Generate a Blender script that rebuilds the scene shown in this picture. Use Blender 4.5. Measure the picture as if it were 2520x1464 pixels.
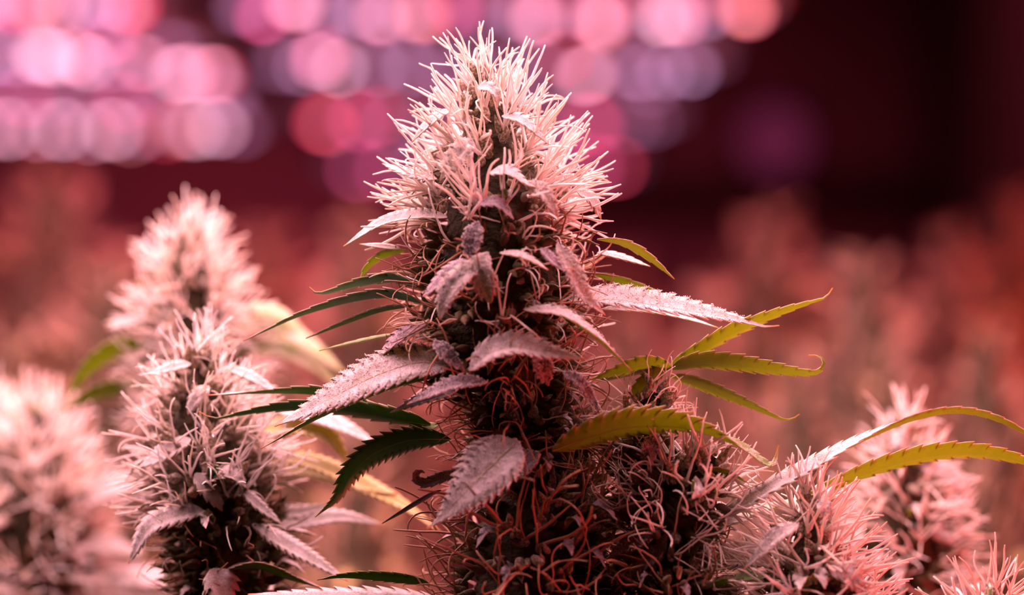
import bpy, math, random
import numpy as np
from mathutils import Vector, Matrix

for o in list(bpy.data.objects): bpy.data.objects.remove(o)
S = bpy.context.scene
C = S.collection
R = math.radians
rng = np.random.default_rng(11)
random.seed(11)

# ------------------------------------------------------------------ camera
F = 7000.0                      # focal length in pixels of the 2520 px wide frame
CAM = Vector((0.0, -0.8, 1.2))
YAW, PITCH = math.atan(130 / F), math.atan(188 / F)
cd = bpy.data.cameras.new('camera'); cam = bpy.data.objects.new('camera', cd); C.objects.link(cam)
cd.sensor_width = 36; cd.lens = F / 2520 * 36
cam.location = CAM; cam.rotation_euler = (R(90) + PITCH, 0, -YAW)
cd.clip_start = 0.02; cd.clip_end = 40
cd.dof.use_dof = True; cd.dof.focus_distance = 0.792; cd.dof.aperture_fstop = 4.3
cd.dof.aperture_blades = 0
S.camera = cam

# ------------------------------------------------------------------ light
S.view_settings.view_transform = 'Standard'; S.view_settings.look = 'None'
S.view_settings.exposure = 1.0; S.view_settings.gamma = 1.0
S.view_settings.use_curve_mapping = False
W = bpy.data.worlds.new('world'); S.world = W; W.use_nodes = True
W.node_tree.nodes['Background'].inputs[0].default_value = (1.0, 0.20, 0.18, 1)
W.node_tree.nodes['Background'].inputs[1].default_value = 0.022


def area(name, loc, target, sx, sy, power, col):
    l = bpy.data.lights.new(name, 'AREA'); l.shape = 'RECTANGLE'; l.size = sx; l.size_y = sy
    l.energy = power; l.color = col
    o = bpy.data.objects.new(name, l); C.objects.link(o); o.location = loc
    o.rotation_euler = (Vector(target) - Vector(loc)).to_track_quat('-Z', 'Y').to_euler()
    return o


PANEL_Z = CAM.z + 0.30
# the boards of the hanging grow lights above the plants (they hang out of the frame, over the canopy)
area('grow_board_glow', (0.035, 0.19, PANEL_Z - 0.012), (0.035, 0.1901, 0), 0.42, 0.60, 7.2, (1.0, 0.48, 0.50))
area('grow_board_glow', (-0.47, 0.19, PANEL_Z - 0.012), (-0.47, 0.1901, 0), 0.42, 0.60, 7.2, (1.0, 0.48, 0.50))
area('grow_board_glow', (0.035, 0.92, PANEL_Z - 0.012), (0.035, 0.9201, 0), 0.42, 0.8, 4.2, (1.0, 0.19, 0.29))
area('grow_board_glow', (-0.47, 0.92, PANEL_Z - 0.012), (-0.47, 0.9201, 0), 0.42, 0.8, 4.2, (1.0, 0.19, 0.29))
# added red fill, unseen at the low right, to redden the shaded plants
area('added_red_fill', (0.52, -0.16, CAM.z - 0.20), (0.06, 0.15, CAM.z - 0.06), 0.05, 0.40, 2.2, (1.0, 0.06, 0.05))
# added unseen lamp that brightens and reddens the back rows and wall
area('added_back_fill', (-.2, 2.2, CAM.z + 0.80), (-.2, 2.2001, 0), 1.6, 2.2, 13.0, (1.0, 0.15, 0.27))
area('added_red_fill', (0.66, 1.2, CAM.z - 0.25), (0.1, 1.1, CAM.z - 0.05), 0.05, 1.2, 14.0, (1.0, 0.09, 0.06))  # second added red fill, unseen, to redden the background at the right


# ------------------------------------------------------------------ helpers
_cf = Vector((math.sin(YAW) * math.cos(PITCH), math.cos(YAW) * math.cos(PITCH), math.sin(PITCH)))
_cr = Vector((math.cos(YAW), -math.sin(YAW), 0))
_cu = _cr.cross(_cf)
CAMn, CFn, CRn, CUn = (np.array(v) for v in (CAM, _cf, _cr, _cu))


def P(px, py, d=0.8):
    return CAMn + d * (CFn + CRn * ((px - 1260) / F) + CUn * ((732 - py) / F))


def tag(o, label=None, cat=None, group=None, kind=None):
    if label: o['label'] = label
    if cat: o['category'] = cat
    if group: o['group'] = group
    if kind: o['kind'] = kind
    return o


def mesh(name, V, Fq, mats=(), mi=None, smooth=True, attrs=None):
    """V (n,3); Fq: array (m,4) or (m,3) or list of faces"""
    me = bpy.data.meshes.new(name)
    if isinstance(Fq, np.ndarray):
        V = np.asarray(V, dtype=np.float32); Fq = Fq.astype(np.int32); k = Fq.shape[1]
        me.vertices.add(len(V)); me.vertices.foreach_set('co', V.ravel())
        me.loops.add(Fq.size); me.loops.foreach_set('vertex_index', Fq.ravel())
        me.polygons.add(len(Fq)); me.polygons.foreach_set('loop_start', np.arange(0, Fq.size, k, dtype=np.int32))
        me.update(calc_edges=True); me.validate()
    else:
        me.from_pydata([tuple(v) for v in V], [], Fq)
    for m in mats: me.materials.append(m)
    if mi is not None and len(mi) == len(me.polygons):
        me.polygons.foreach_set('material_index', np.asarray(mi, dtype=np.int32))
    if smooth: me.polygons.foreach_set('use_smooth', np.ones(len(me.polygons), dtype=bool))
    for k, a in (attrs or {}).items():
        at = me.attributes.new(k, 'FLOAT', 'POINT'); at.data.foreach_set('value', np.asarray(a, dtype=np.float32))
    me.update()
    return me


def obj(name, me, parent=None, loc=(0, 0, 0)):
    o = bpy.data.objects.new(name, me); C.objects.link(o)
    if parent: o.parent = parent
    o.location = loc
    return o


def empty(name, loc):
    o = bpy.data.objects.new(name, None); C.objects.link(o); o.location = loc; o.empty_display_size = 0.02
    return o


def box_arr(cx, cy, cz, sx, sy, sz):
    v = np.array([(x, y, z) for x in (-.5, .5) for y in (-.5, .5) for z in (-.5, .5)]) * (sx, sy, sz) + (cx, cy, cz)
    f = np.array([(0, 1, 3, 2), (4, 6, 7, 5), (0, 4, 5, 1), (2, 3, 7, 6), (0, 2, 6, 4), (1, 5, 7, 3)])
    return v, f


def join(parts):
    V, Fs, n = [], [], 0
    for v, f in parts:
        V.append(v); Fs.append(f + n); n += len(v)
    return np.concatenate(V), np.concatenate(Fs)


def spline(pts, n):
    """Catmull-Rom through pts (k,m), n samples evenly in arc length"""
    p = np.asarray(pts, float)
    if len(p) == 2: p = np.array([p[0], p[0] * .5 + p[1] * .5, p[1]])
    q = np.vstack([2 * p[0] - p[1], p, 2 * p[-1] - p[-2]])
    out = []
    for i in range(1, len(q) - 2):
        t = np.linspace(0, 1, 24, endpoint=False)[:, None]
        a, b, c, d = q[i - 1], q[i], q[i + 1], q[i + 2]
        out.append(.5 * (2 * b + (c - a) * t + (2 * a - 5 * b + 4 * c - d) * t ** 2 + (3 * b - a - 3 * c + d) * t ** 3))
    out.append(p[-1:]); o = np.vstack(out)
    L = np.r_[0, np.cumsum(np.linalg.norm(np.diff(o, axis=0), axis=1))]
    if np.isscalar(n): s = np.linspace(0, L[-1], n)
    else: s = np.asarray(n) * L[-1]
    return np.stack([np.interp(s, L, o[:, k]) for k in range(o.shape[1])], 1)


def nrm(v): return v / np.maximum(np.linalg.norm(v, axis=-1, keepdims=True), 1e-12)


def tube_arr(pts, rad, sides=6):
    pts = np.asarray(pts, float); n = len(pts); rad = np.broadcast_to(rad, (n,))
    T = nrm(np.gradient(pts, axis=0))
    ref = np.array([0.31, 0.17, 0.93]) if abs(T[0] @ [0.31, 0.17, 0.93]) < .9 else np.array([1., 0, 0])
    V = []
    u = nrm(np.cross(T[0], ref))
    a = np.linspace(0, 2 * np.pi, sides, endpoint=False)
    for i in range(n):
        u = nrm(u - T[i] * (u @ T[i])); w = np.cross(T[i], u)
        V.append(pts[i] + rad[i] * (np.cos(a)[:, None] * u + np.sin(a)[:, None] * w))
    V = np.concatenate(V)
    f = []
    for i in range(n - 1):
        for k in range(sides):
            f.append((i * sides + k, i * sides + (k + 1) % sides, (i + 1) * sides + (k + 1) % sides, (i + 1) * sides + k))
    # close the tip with a quad fan
    b = (n - 1) * sides; V = np.vstack([V, pts[-1] + T[-1] * rad[-1] * .8]); c = len(V) - 1
    for k in range(0, sides, 2):
        f.append((b + k, b + (k + 1) % sides, b + (k + 2) % sides, c))
    return V, np.array(f)


def frame(d, roll):
    """3x3 with z axis = d"""
    d = nrm(np.asarray(d, float)); r = np.array([0, 0, 1.]) if abs(d[2]) < .95 else np.array([1., 0, 0])
    x = nrm(np.cross(r, d)); y = np.cross(d, x)
    c, s = math.cos(roll), math.sin(roll)
    return np.stack([x * c + y * s, -x * s + y * c, d], 1)


def m4(M3, loc, sc):
    m = Matrix.Identity(4)
    for i in range(3):
        for j in range(3): m[i][j] = M3[i][j] * sc
        m[i][3] = loc[i]
    return m


# ------------------------------------------------------------------ materials
class NT:
    def __init__(s, name):
        s.m = bpy.data.materials.new(name); s.m.use_nodes = True; s.t = s.m.node_tree; s.t.nodes.clear()
        s.out = s.n('ShaderNodeOutputMaterial')

    def n(s, ty, **kw):
        x = s.t.nodes.new(ty)
        for k, v in kw.items(): setattr(x, k, v)
        return x

    def l(s, a, b): s.t.links.new(a, b)

    def mix(s, f, a, b):
        x = s.n('ShaderNodeMix', data_type='RGBA')
        for i, v in ((0, f), (6, a), (7, b)):
            if hasattr(v, 'is_linked'): s.l(v, x.inputs[i])
            else: x.inputs[i].default_value = v if i == 0 else (*v, 1)
        return x.outputs[2]

    def ramp(s, src, lo, hi):
        x = s.n('ShaderNodeMapRange'); s.l(src, x.inputs[0]); x.inputs[1].default_value = lo; x.inputs[2].default_value = hi
        return x.outputs[0]

    def noise(s, scale, detail=2):
        c = s.n('ShaderNodeTexCoord'); x = s.n('ShaderNodeTexNoise'); s.l(c.outputs['Object'], x.inputs['Vector'])
        x.inputs['Scale'].default_value = scale; x.inputs['Detail'].default_value = detail
        return x.outputs['Fac']

    def math(s, op, a, b=0.0):
        x = s.n('ShaderNodeMath', operation=op)
        for i, v in ((0, a), (1, b)):
            if hasattr(v, 'is_linked'): s.l(v, x.inputs[i])
            else: x.inputs[i].default_value = v
        return x.outputs[0]

    def surf(s, col, rough=.6, spec=.3, transl=0.0, tcol=None, bump=None, bstr=.3, bdist=.0002):
        b = s.n('ShaderNodeBsdfPrincipled')
        if hasattr(col, 'is_linked'): s.l(col, b.inputs['Base Color'])
        else: b.inputs['Base Color'].default_value = (*col, 1)
        b.inputs['Roughness'].default_value = rough; b.inputs['Specular IOR Level'].default_value = spec
        if bump is not None:
            bp = s.n('ShaderNodeBump'); bp.inputs['Strength'].default_value = bstr; bp.inputs['Distance'].default_value = bdist
            s.l(bump, bp.inputs['Height']); s.l(bp.outputs[0], b.inputs['Normal'])
        sh = b.outputs[0]
        if transl > 0:
            t = s.n('ShaderNodeBsdfTranslucent'); tc = tcol if tcol is not None else col
            if hasattr(tc, 'is_linked'): s.l(tc, t.inputs[0])
            else: t.inputs[0].default_value = (*tc, 1)
            mx = s.n('ShaderNodeMixShader'); mx.inputs[0].default_value = transl
            s.l(sh, mx.inputs[1]); s.l(t.outputs[0], mx.inputs[2]); sh = mx.outputs[0]
        s.l(sh, s.out.inputs[0])
        return s.m


def rand_fac(t):
    g = t.n('ShaderNodeNewGeometry'); oi = t.n('ShaderNodeObjectInfo')
    return t.math('FRACT', t.math('ADD', g.outputs['Random Per Island'], oi.outputs['Random']))


def pistil_mat(name, a, b, tr):
    t = NT(name); c = t.mix(rand_fac(t), a, b)
    return t.surf(c, .45, .35, tr, c)


M = {}
M['pistil'] = pistil_mat('cream_pistil', (.94, .92, .93), (.90, .78, .68), .30)
M['pistil_bg'] = pistil_mat('far_pistil', (.80, .58, .48), (.66, .40, .28), .3)  # darker and redder than the near pistils, used on the far plants
M['pistil_old'] = pistil_mat('tan_pistil', (.56, .34, .23), (.36, .16, .09), .25)


def leaf_mat(name, green, frost, lo, hi, tr, tcol, tipc, edge=0.0):
    t = NT(name)
    n1 = t.noise(2600, 3); n2 = t.noise(260, 2)
    f = t.ramp(t.math('ADD', t.math('MULTIPLY', n1, .75), t.math('MULTIPLY', n2, .45)), lo, hi)
    c = t.mix(f, green, frost)
    at = t.n('ShaderNodeAttribute', attribute_name='along')
    ac = t.n('ShaderNodeAttribute', attribute_name='across')
    vein = t.ramp(t.math('ABSOLUTE', ac.outputs['Fac']), .10, .03)
    c = t.mix(t.math('MULTIPLY', vein, .55), c, tuple(min(1, v * 1.5 + .08) for v in green))
    if edge > 0:
        e = t.math('MULTIPLY', t.ramp(t.math('ABSOLUTE', ac.outputs['Fac']), .82, 1.0), edge)
        c = t.mix(e, c, (.78, .60, .45))
    c = t.mix(t.ramp(at.outputs['Fac'], .93, .99), c, tipc)
    return t.surf(c, .6, .3, tr, tcol, n1, .5, .0003)


M['frost'] = leaf_mat('frosted_leaf_top', (.27, .25, .19), (.80, .72, .80), .42, .68, .30, (.58, .56, .18), (.75, .25, .12), .5)
M['mauve'] = leaf_mat('mauve_leaf_top', (.10, .08, .08), (.56, .44, .58), .48, .78, .12, (.2, .15, .08), (.45, .2, .2), .3)
M['green'] = leaf_mat('green_leaf_top', (.10, .23, .03), (.42, .48, .20), .55, .95, .3, (.40, .55, .03), (.75, .28, .1), .6)
M['under'] = leaf_mat('leaf_underside', (.08, .16, .02), (.15, .24, .04), .5, .9, .42, (.55, .60, .03), (.75, .25, .1), .5)
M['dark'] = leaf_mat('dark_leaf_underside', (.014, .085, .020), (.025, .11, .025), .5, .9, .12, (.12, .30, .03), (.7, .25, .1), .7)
M['pale'] = leaf_mat('pale_green_leaf_top', (.22, .34, .07), (.80, .72, .66), .50, .72, .38, (.58, .62, .05), (.75, .22, .1), .5)
M['yellow'] = leaf_mat('yellowing_leaf', (.50, .42, .10), (.82, .66, .42), .45, .8, .35, (.7, .6, .1), (.75, .3, .15), .3)
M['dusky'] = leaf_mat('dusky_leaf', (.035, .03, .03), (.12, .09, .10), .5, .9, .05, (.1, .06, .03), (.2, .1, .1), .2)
t = NT('bract_green'); n1 = t.noise(1800, 2); rf = rand_fac(t)
c = t.mix(t.ramp(n1, .5, .75), t.mix(rf, (.07, .08, .022), (.15, .085, .04)), (.34, .25, .23)); M['bract'] = t.surf(c, .6, .3, .2, (.3, .25, .06), n1, .6, .0003)
t = NT('bract_frosted'); n1 = t.noise(1500, 2); rf = rand_fac(t)
c = t.mix(t.ramp(n1, .44, .68), t.mix(rf, (.14, .14, .05), (.28, .18, .09)), (.80, .70, .72)); M['bractf'] = t.surf(c, .6, .3, .25, (.5, .42, .2), n1, .6, .0003)
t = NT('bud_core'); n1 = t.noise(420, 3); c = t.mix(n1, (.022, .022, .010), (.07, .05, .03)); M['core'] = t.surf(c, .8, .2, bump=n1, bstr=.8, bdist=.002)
t = NT('green_stem'); n1 = t.noise(300, 2); M['stem'] = t.surf(t.mix(n1, (.10, .15, .04), (.2, .19, .08)), .6, .3)
t = NT('midrib'); M['rib'] = t.surf((.55, .44, .30), .55, .3, .15, (.5, .4, .1))
t = NT('trichome'); M['tri'] = t.surf((.86, .80, .84), .3, .5, .35, (.85, .8, .8))
t = NT('back_wall_paint'); n1 = t.noise(1.2, 3); M['wall'] = t.surf(t.mix(n1, (.20, .09, .11), (.30, .13, .16)), .8, .2)
t = NT('dark_wall_paint'); n1 = t.noise(2, 2); M['darkwall'] = t.surf(t.mix(n1, (.05, .03, .025), (.08, .04, .035)), .9, .1)
t = NT('soil'); n1 = t.noise(30, 4); M['soil'] = t.surf(t.mix(n1, (.05, .03, .02), (.12, .08, .05)), .95, .1, bump=n1, bdist=.01)
t = NT('dark_metal'); M['metal'] = t.surf((.035, .03, .035), .5, .4)
t = NT('bar_aluminium'); M['alu'] = t.surf((.5, .48, .5), .4, .5)


def emis(name, col, st):
    t = NT(name); e = t.n('ShaderNodeEmission'); e.inputs[0].default_value = (*col, 1); e.inputs[1].default_value = st
    t.l(e.outputs[0], t.out.inputs[0]); return t.m


LED = {'w': emis('led_pink_white', (1, .46, .66), 5.8), 'p': emis('led_pink', (1, .31, .48), 5.4),
       'r': emis('led_red', (1, .06, .13), 5.5), 'o': emis('led_coral', (1, .24, .27), 4.8),
       'v': emis('led_violet', (.72, .34, .66), 3.0), 'm': emis('led_magenta', (.9, .10, .30), 5.0),
       'd': emis('led_dim_violet', (.5, .18, .38), 1.8)}
M['strip'] = emis('violet_board', (.42, .16, .34), .55)
M['lampm'] = emis('magenta_lamp_lens', (.8, .08, .28), .09)


# ------------------------------------------------------------------ room
def structure(name, c, s, m):
    v, f = box_arr(*c, *s); o = obj(name, mesh(name, v - np.array(c), f, (m,), smooth=False), loc=c); o['kind'] = 'structure'; return o


structure('floor', (-.4, 1.9, -.05), (2.6, 7.4, .1), M['soil'])
structure('ceiling', (-.4, 1.9, 2.55), (2.6, 7.4, .1), M['darkwall'])
structure('wall_back', (-.4, 4.05, 1.25), (2.4, .1, 2.5), M['wall'])
structure('wall_right', (.83, 1.9, 1.25), (.1, 6.6, 2.5), M['darkwall'])
structure('wall_left', (-1.65, 1.9, 1.25), (.1, 6.6, 2.5), M['darkwall'])
structure('trim_1', (.42, 3.96, 1.2 + .315), (.76, .08, .05), M['darkwall'])


# ------------------------------------------------------------------ grow lights
def dome_mesh(m):
    n, k = 14, 4; V = [(0, 0, -1)]; Fs = []
    prof = [(.45, -.88), (.8, -.58), (1., 0.), (1., .7)]
    for r, z in prof:
        for a in range(n): V.append((r * math.cos(2 * math.pi * a / n), r * math.sin(2 * math.pi * a / n), z))
    for a in range(n): Fs.append((0, 1 + (a + 1) % n, 1 + a))
    for j in range(3):
        for a in range(n):
            p, q = 1 + j * n, 1 + (j + 1) * n; Fs.append((p + a, p + (a + 1) % n, q + (a + 1) % n, q + a))
    v = np.array(V) * (1, 1, .45)
    return mesh('led', v, Fs, (m,))


LEDM = {k: dome_mesh(m) for k, m in LED.items()}
H = PANEL_Z - CAM.z


def row_depth(py): return F * H / (920 - py)


def grow_light(x0, x1, y0, y1, rows, label):
    """rows: (image y of the bar, [(image x, image dy, kind, radius mm)])"""
    cx = (x0 + x1) / 2
    root = tag(empty('grow_light', (cx, (y0 + y1) / 2, PANEL_Z)), label, 'grow light', 'hanging grow lights')
    ox, oy = cx, (y0 + y1) / 2
    parts = [box_arr(x - ox, 0, .03, .012, y1 - y0, .03) for x in (x0, x1)] + \
            [box_arr(0, y - oy, .03, x1 - x0, .014, .03) for y in (y0, y1)]
    obj('frame', mesh('frame', *join(parts), (M['metal'],), smooth=False), root)
    obj('driver_box', mesh('driver_box', *box_arr(0, 0, .075, .16, min(1.2, y1 - y0) * .5, .05), (M['metal'],), smooth=False), root)
    for s in (-1, 1):
        for e in (-1, 1):
            p = np.array([(s * (x1 - x0) * .48, e * (y1 - y0) * .46, .04), (s * (x1 - x0) * .3, e * (y1 - y0) * .4, (2.5 if e < 0 else CAM.z + .80) - PANEL_Z)])
            obj('hanger_cable', mesh('hanger_cable', *tube_arr(spline(p, 4), .0015), (M['metal'],)), root)
    for py, leds in rows:
        y = row_depth(py) + CAM.y
        bar = obj('led_bar', mesh('led_bar', *box_arr(0, 0, 0, x1 - x0, .05, .014), (M['alu'],), smooth=False), root, (0, y - oy, .018))
        obj('circuit_board', mesh('circuit_board', *box_arr(0, 0, -.009, x1 - x0 - .01, .030, .003), (M['strip'],), smooth=False), bar)
        for px, dy, k, r in leds:
            x = (px - 1130) * row_depth(py) / F
            if not (x0 - .02 < x < x1 + .02): continue
            l = obj('led', LEDM[k], bar, (x - cx, -dy * row_depth(py) ** 2 / (F * H) * -1, -.016)); l.scale = (r * .001,) * 3
    return root


GL = [(-20, ['p', 'v', 'p', 'o', 'v']), ]
right_rows = [
    (38, [(600, -10, 'd', 9), (640, 10, 'm', 7), (735, -20, 'p', 8.5), (800, 5, 'v', 6), (880, 0, 'v', 7), (935, 10, 'p', 7), (1040, 6, 'o', 8), (1000, 2, 'v', 6),
          (1120, -8, 'm', 6), (1180, 0, 'd', 9), (1270, 0, 'v', 6), (1325, 12, 'p', 8), (1400, -6, 'd', 9), (1480, 14, 'p', 8), (1500, 30, 'o', 5.5), (1570, 0, 'd', 9),
          (1640, 12, 'w', 6.5), (1680, 10, 'p', 7.5), (1740, 0, 'v', 6), (1835, -6, 'o', 8), (1850, 0, 'r', 5)]),
    (165, [(690, 0, 'd', 9), (740, 4, 'v', 6), (790, -10, 'p', 7.5), (830, 8, 'w', 6), (800, -30, 'm', 5), (930, 6, 'v', 7), (1010, 4, 'v', 7), (1080, 0, 'd', 9), (1150, 0, 'v', 5),
           (1250, 6, 'd', 9), (1330, 4, 'v', 6), (1385, -20, 'r', 5), (1450, 26, 'w', 7), (1460, 20, 'p', 7), (1540, 12, 'd', 9), (1590, 16, 'v', 7), (1650, 14, 'v', 6.5), (1710, 10, 'v', 7.5), (1640, 60, 'd', 8)]),
    (298, [(790, 10, 'r', 9), (800, 16, 'o', 6), (880, 4, 'm', 8), (930, -6, 'r', 6), (960, 14, 'v', 6), (1050, 8, 'd', 9), (1130, 6, 'm', 6), (1220, 0, 'd', 9), (1330, 4, 'd', 9),
           (1400, 0, 'd', 8), (1465, 12, 'm', 9), (1450, 6, 'r', 6), (1560, 6, 'd', 9), (1610, 2, 'd', 7)]),
    (420, [(880, 0, 'm', 8), (950, 6, 'm', 8), (1040, 0, 'v', 7), (1120, 0, 'm', 7), (1250, 0, 'd', 8), (1380, -6, 'm', 7), (1450, -10, 'm', 9), (1510, -6, 'r', 8)])]
left_rows = [
    (22, [(-40, 0, 'p', 8), (30, 6, 'm', 7), (85, -4, 'o', 8), (150, 0, 'p', 6.5), (215, -6, 'v', 7), (265, -4, 'v', 7), (310, 4, 'p', 7), (330, 0, 'r', 6), (-10, 0, 'v', 6)]),
    (150, [(-20, 0, 'v', 8), (40, 0, 'v', 7), (115, -6, 'w', 9.5), (130, 0, 'w', 6), (195, -4, 'p', 8), (205, 10, 'w', 6), (270, 10, 'v', 7), (340, 10, 'p', 7), (330, -50, 'm', 6), (400, 40, 'w', 7),
           (430, 36, 'p', 8.5), (490, 40, 'p', 8.5), (510, 40, 'r', 5), (450, -30, 'd', 9), (280, -30, 'd', 8)]),
    (245, [(-10, 0, 'd', 9), (60, 0, 'm', 7), (120, 4, 'd', 9), (200, 0, 'd', 9), (290, 10, 'm', 7), (380, 0, 'd', 9), (560, 0, 'd', 10)]),
    (322, [(-30, 0, 'p', 8), (20, 0, 'w', 8), (90, 4, 'p', 7), (150, 2, 'w', 8.5), (210, 10, 'p', 7), (275, 2, 'w', 8.5), (300, 16, 'o', 6), (350, 0, 'v', 7), (400, 8, 'r', 6), (450, -2, 'o', 7),
           (480, 0, 'w', 8), (540, -4, 'w', 8), (590, 0, 'd', 10)])]
near = [(py, []) for py in (-75, -250, -480, -900, -1700)]
grow_light(-.192, .264, -.16, row_depth(440) + CAM.y, near + right_rows, 'hanging grow light with rows of pink and red diodes behind the tall central flower')
grow_light(-.700, -.243, -.16, row_depth(345) + CAM.y, near + left_rows, 'hanging grow light with bright pink diode rows at the upper left')
sc_ = tag(empty('added_red_bar', (0.674, 1.2, 0)), 'added unseen red fill bar along the right wall beside the back rows', 'light bar')  # invented housing and legs for the added red fill at the back
obj('housing', mesh('housing', *box_arr(.012, 0, CAM.z - .25, .02, 1.24, .07), (M['metal'],), smooth=False), sc_)
for yy in (-.5, .5): obj('leg', mesh('leg', *tube_arr(np.array([(.012, yy, CAM.z - .28), (.012, yy, .5), (.012, yy, 0)]), .006), (M['metal'],)), sc_)
hb = tag(empty('grow_light', (-.2, 2.2, CAM.z + .80)), 'added unseen magenta fill board high over the back rows', 'grow light', 'hanging grow lights')  # invented housing for the added fill lamp over the back rows
obj('frame', mesh('frame', *box_arr(0, 0, .02, 1.62, 2.22, .03), (M['metal'],), smooth=False), hb)
for sx in (-.7, .7):
    for sy in (-1, 1): obj('hanger_cable', mesh('hanger_cable', *tube_arr(np.array([(sx, sy, .03), (sx, sy, .3), (sx, sy, .5)]), .002), (M['metal'],)), hb)
sb = tag(empty('added_red_bar', (0.528, -0.16, 0)), 'added unseen red fill bar at the right of the plant bed', 'light bar')  # invented housing and legs for the added red fill near the plants
obj('housing', mesh('housing', *box_arr(.012, 0, CAM.z - .20, .02, .44, .07), (M['metal'],), smooth=False), sb)
for yy in (-.13, .13): obj('leg', mesh('leg', *tube_arr(np.array([(.012, yy, CAM.z - .23), (.012, yy, .5), (.012, yy, 0)]), .006), (M['metal'],)), sb)
wl = tag(empty('wall_lamp', (0, 0, 0)), 'small dim magenta lamp glowing on the dark back wall', 'lamp')
pl = P(1910, 345, 4.78); wl.location = (pl[0], 4.0, pl[2])
obj('lens', mesh('lens', np.array(LEDM['p'].vertices[0].co)[None] * 0 + np.array([v.co for v in LEDM['p'].vertices]) @ np.array([[1, 0, 0], [0, 0, 1], [0, 1, 0]]) * (.05, .02, .05),
                 [tuple(p.vertices) for p in LEDM['p'].polygons], (M['lampm'],)), wl, (0, -.03, 0))
obj('backplate', mesh('backplate', *box_arr(0, -.01, 0, .12, .02, .12), (M['metal'],), smooth=False), wl)


# ------------------------------------------------------------------ plant pieces
def pistil_shape(bend, curl, r0, r1, rings=8, sides=5, seed=0):
    g = np.random.default_rng(seed); th = ph = 0.; p = np.zeros(3); pts = [p.copy()]
    wob = g.normal(0, .10, (rings, 2))
    for i in range(rings):
        s = i / rings; th += (bend + curl * s * s * 2) / rings + wob[i, 0]; ph += wob[i, 1]
        p = p + np.array([math.sin(th), math.sin(ph) * .6, math.cos(th)]) / rings; pts.append(p.copy())
    rr = np.linspace(r0, r1, rings + 1); rr[-1] *= .8
    return tube_arr(np.array(pts), rr, sides)


def pistil_meshes(kind, n):
    out = []
    for i in range(n):
        if kind == 'straight': a = pistil_shape(random.uniform(-.5, .5), random.uniform(-.5, .7), .031, .014, seed=i)
        elif kind == 'curly': a = pistil_shape(random.uniform(-.6, 1.2), random.uniform(-1.5, 3.6), .023, .011, rings=12, seed=100 + i)
        else: a = pistil_shape(random.uniform(-.6, .9), random.uniform(-2.5, 4), .017, .009, rings=12, seed=200 + i)
        out.append(a)
    return out


PV = {k: pistil_meshes(k, 16) for k in ('straight', 'curly', 'wiry')}
PM = {}


def pistil_me(kind, i, mat):
    key = (kind, i, mat)
    if key not in PM: PM[key] = mesh('pistil', *PV[kind][i], (M[mat],))
    return PM[key]


def bract_arr(seed):
    g = np.random.default_rng(seed); n = 8; zs = [0, .12, .35, .6, .82, 1.0]; rs = [.07, .17, .205, .14, .06, .008]
    V = []
    for z, r in zip(zs, rs):
        a = np.linspace(0, 2 * np.pi, n, endpoint=False); rr = r * (1 + .16 * np.cos(2 * a + seed) + g.normal(0, .04, n))
        V.append(np.stack([rr * np.cos(a) + .10 * math.sin(z * 2.6 + seed), rr * np.sin(a), np.full(n, z)], 1))
    f = [(j * n + k, j * n + (k + 1) % n, (j + 1) * n + (k + 1) % n, (j + 1) * n + k) for j in range(5) for k in range(n)]
    return np.concatenate(V), np.array(f)


BV = [bract_arr(i) for i in range(8)]
BM = {k: [mesh('bract', *b, (M[k],)) for b in BV] for k in ('bract', 'bractf')}

OCT_V = np.array([(1, 0, 0), (-1, 0, 0), (0, 1, 0), (0, -1, 0), (0, 0, 1), (0, 0, -1)], float)
OCT_F = np.array([(0, 2, 4), (2, 1, 4), (1, 3, 4), (3, 0, 4), (2, 0, 5), (1, 2, 5), (3, 1, 5), (0, 3, 5)])


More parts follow.
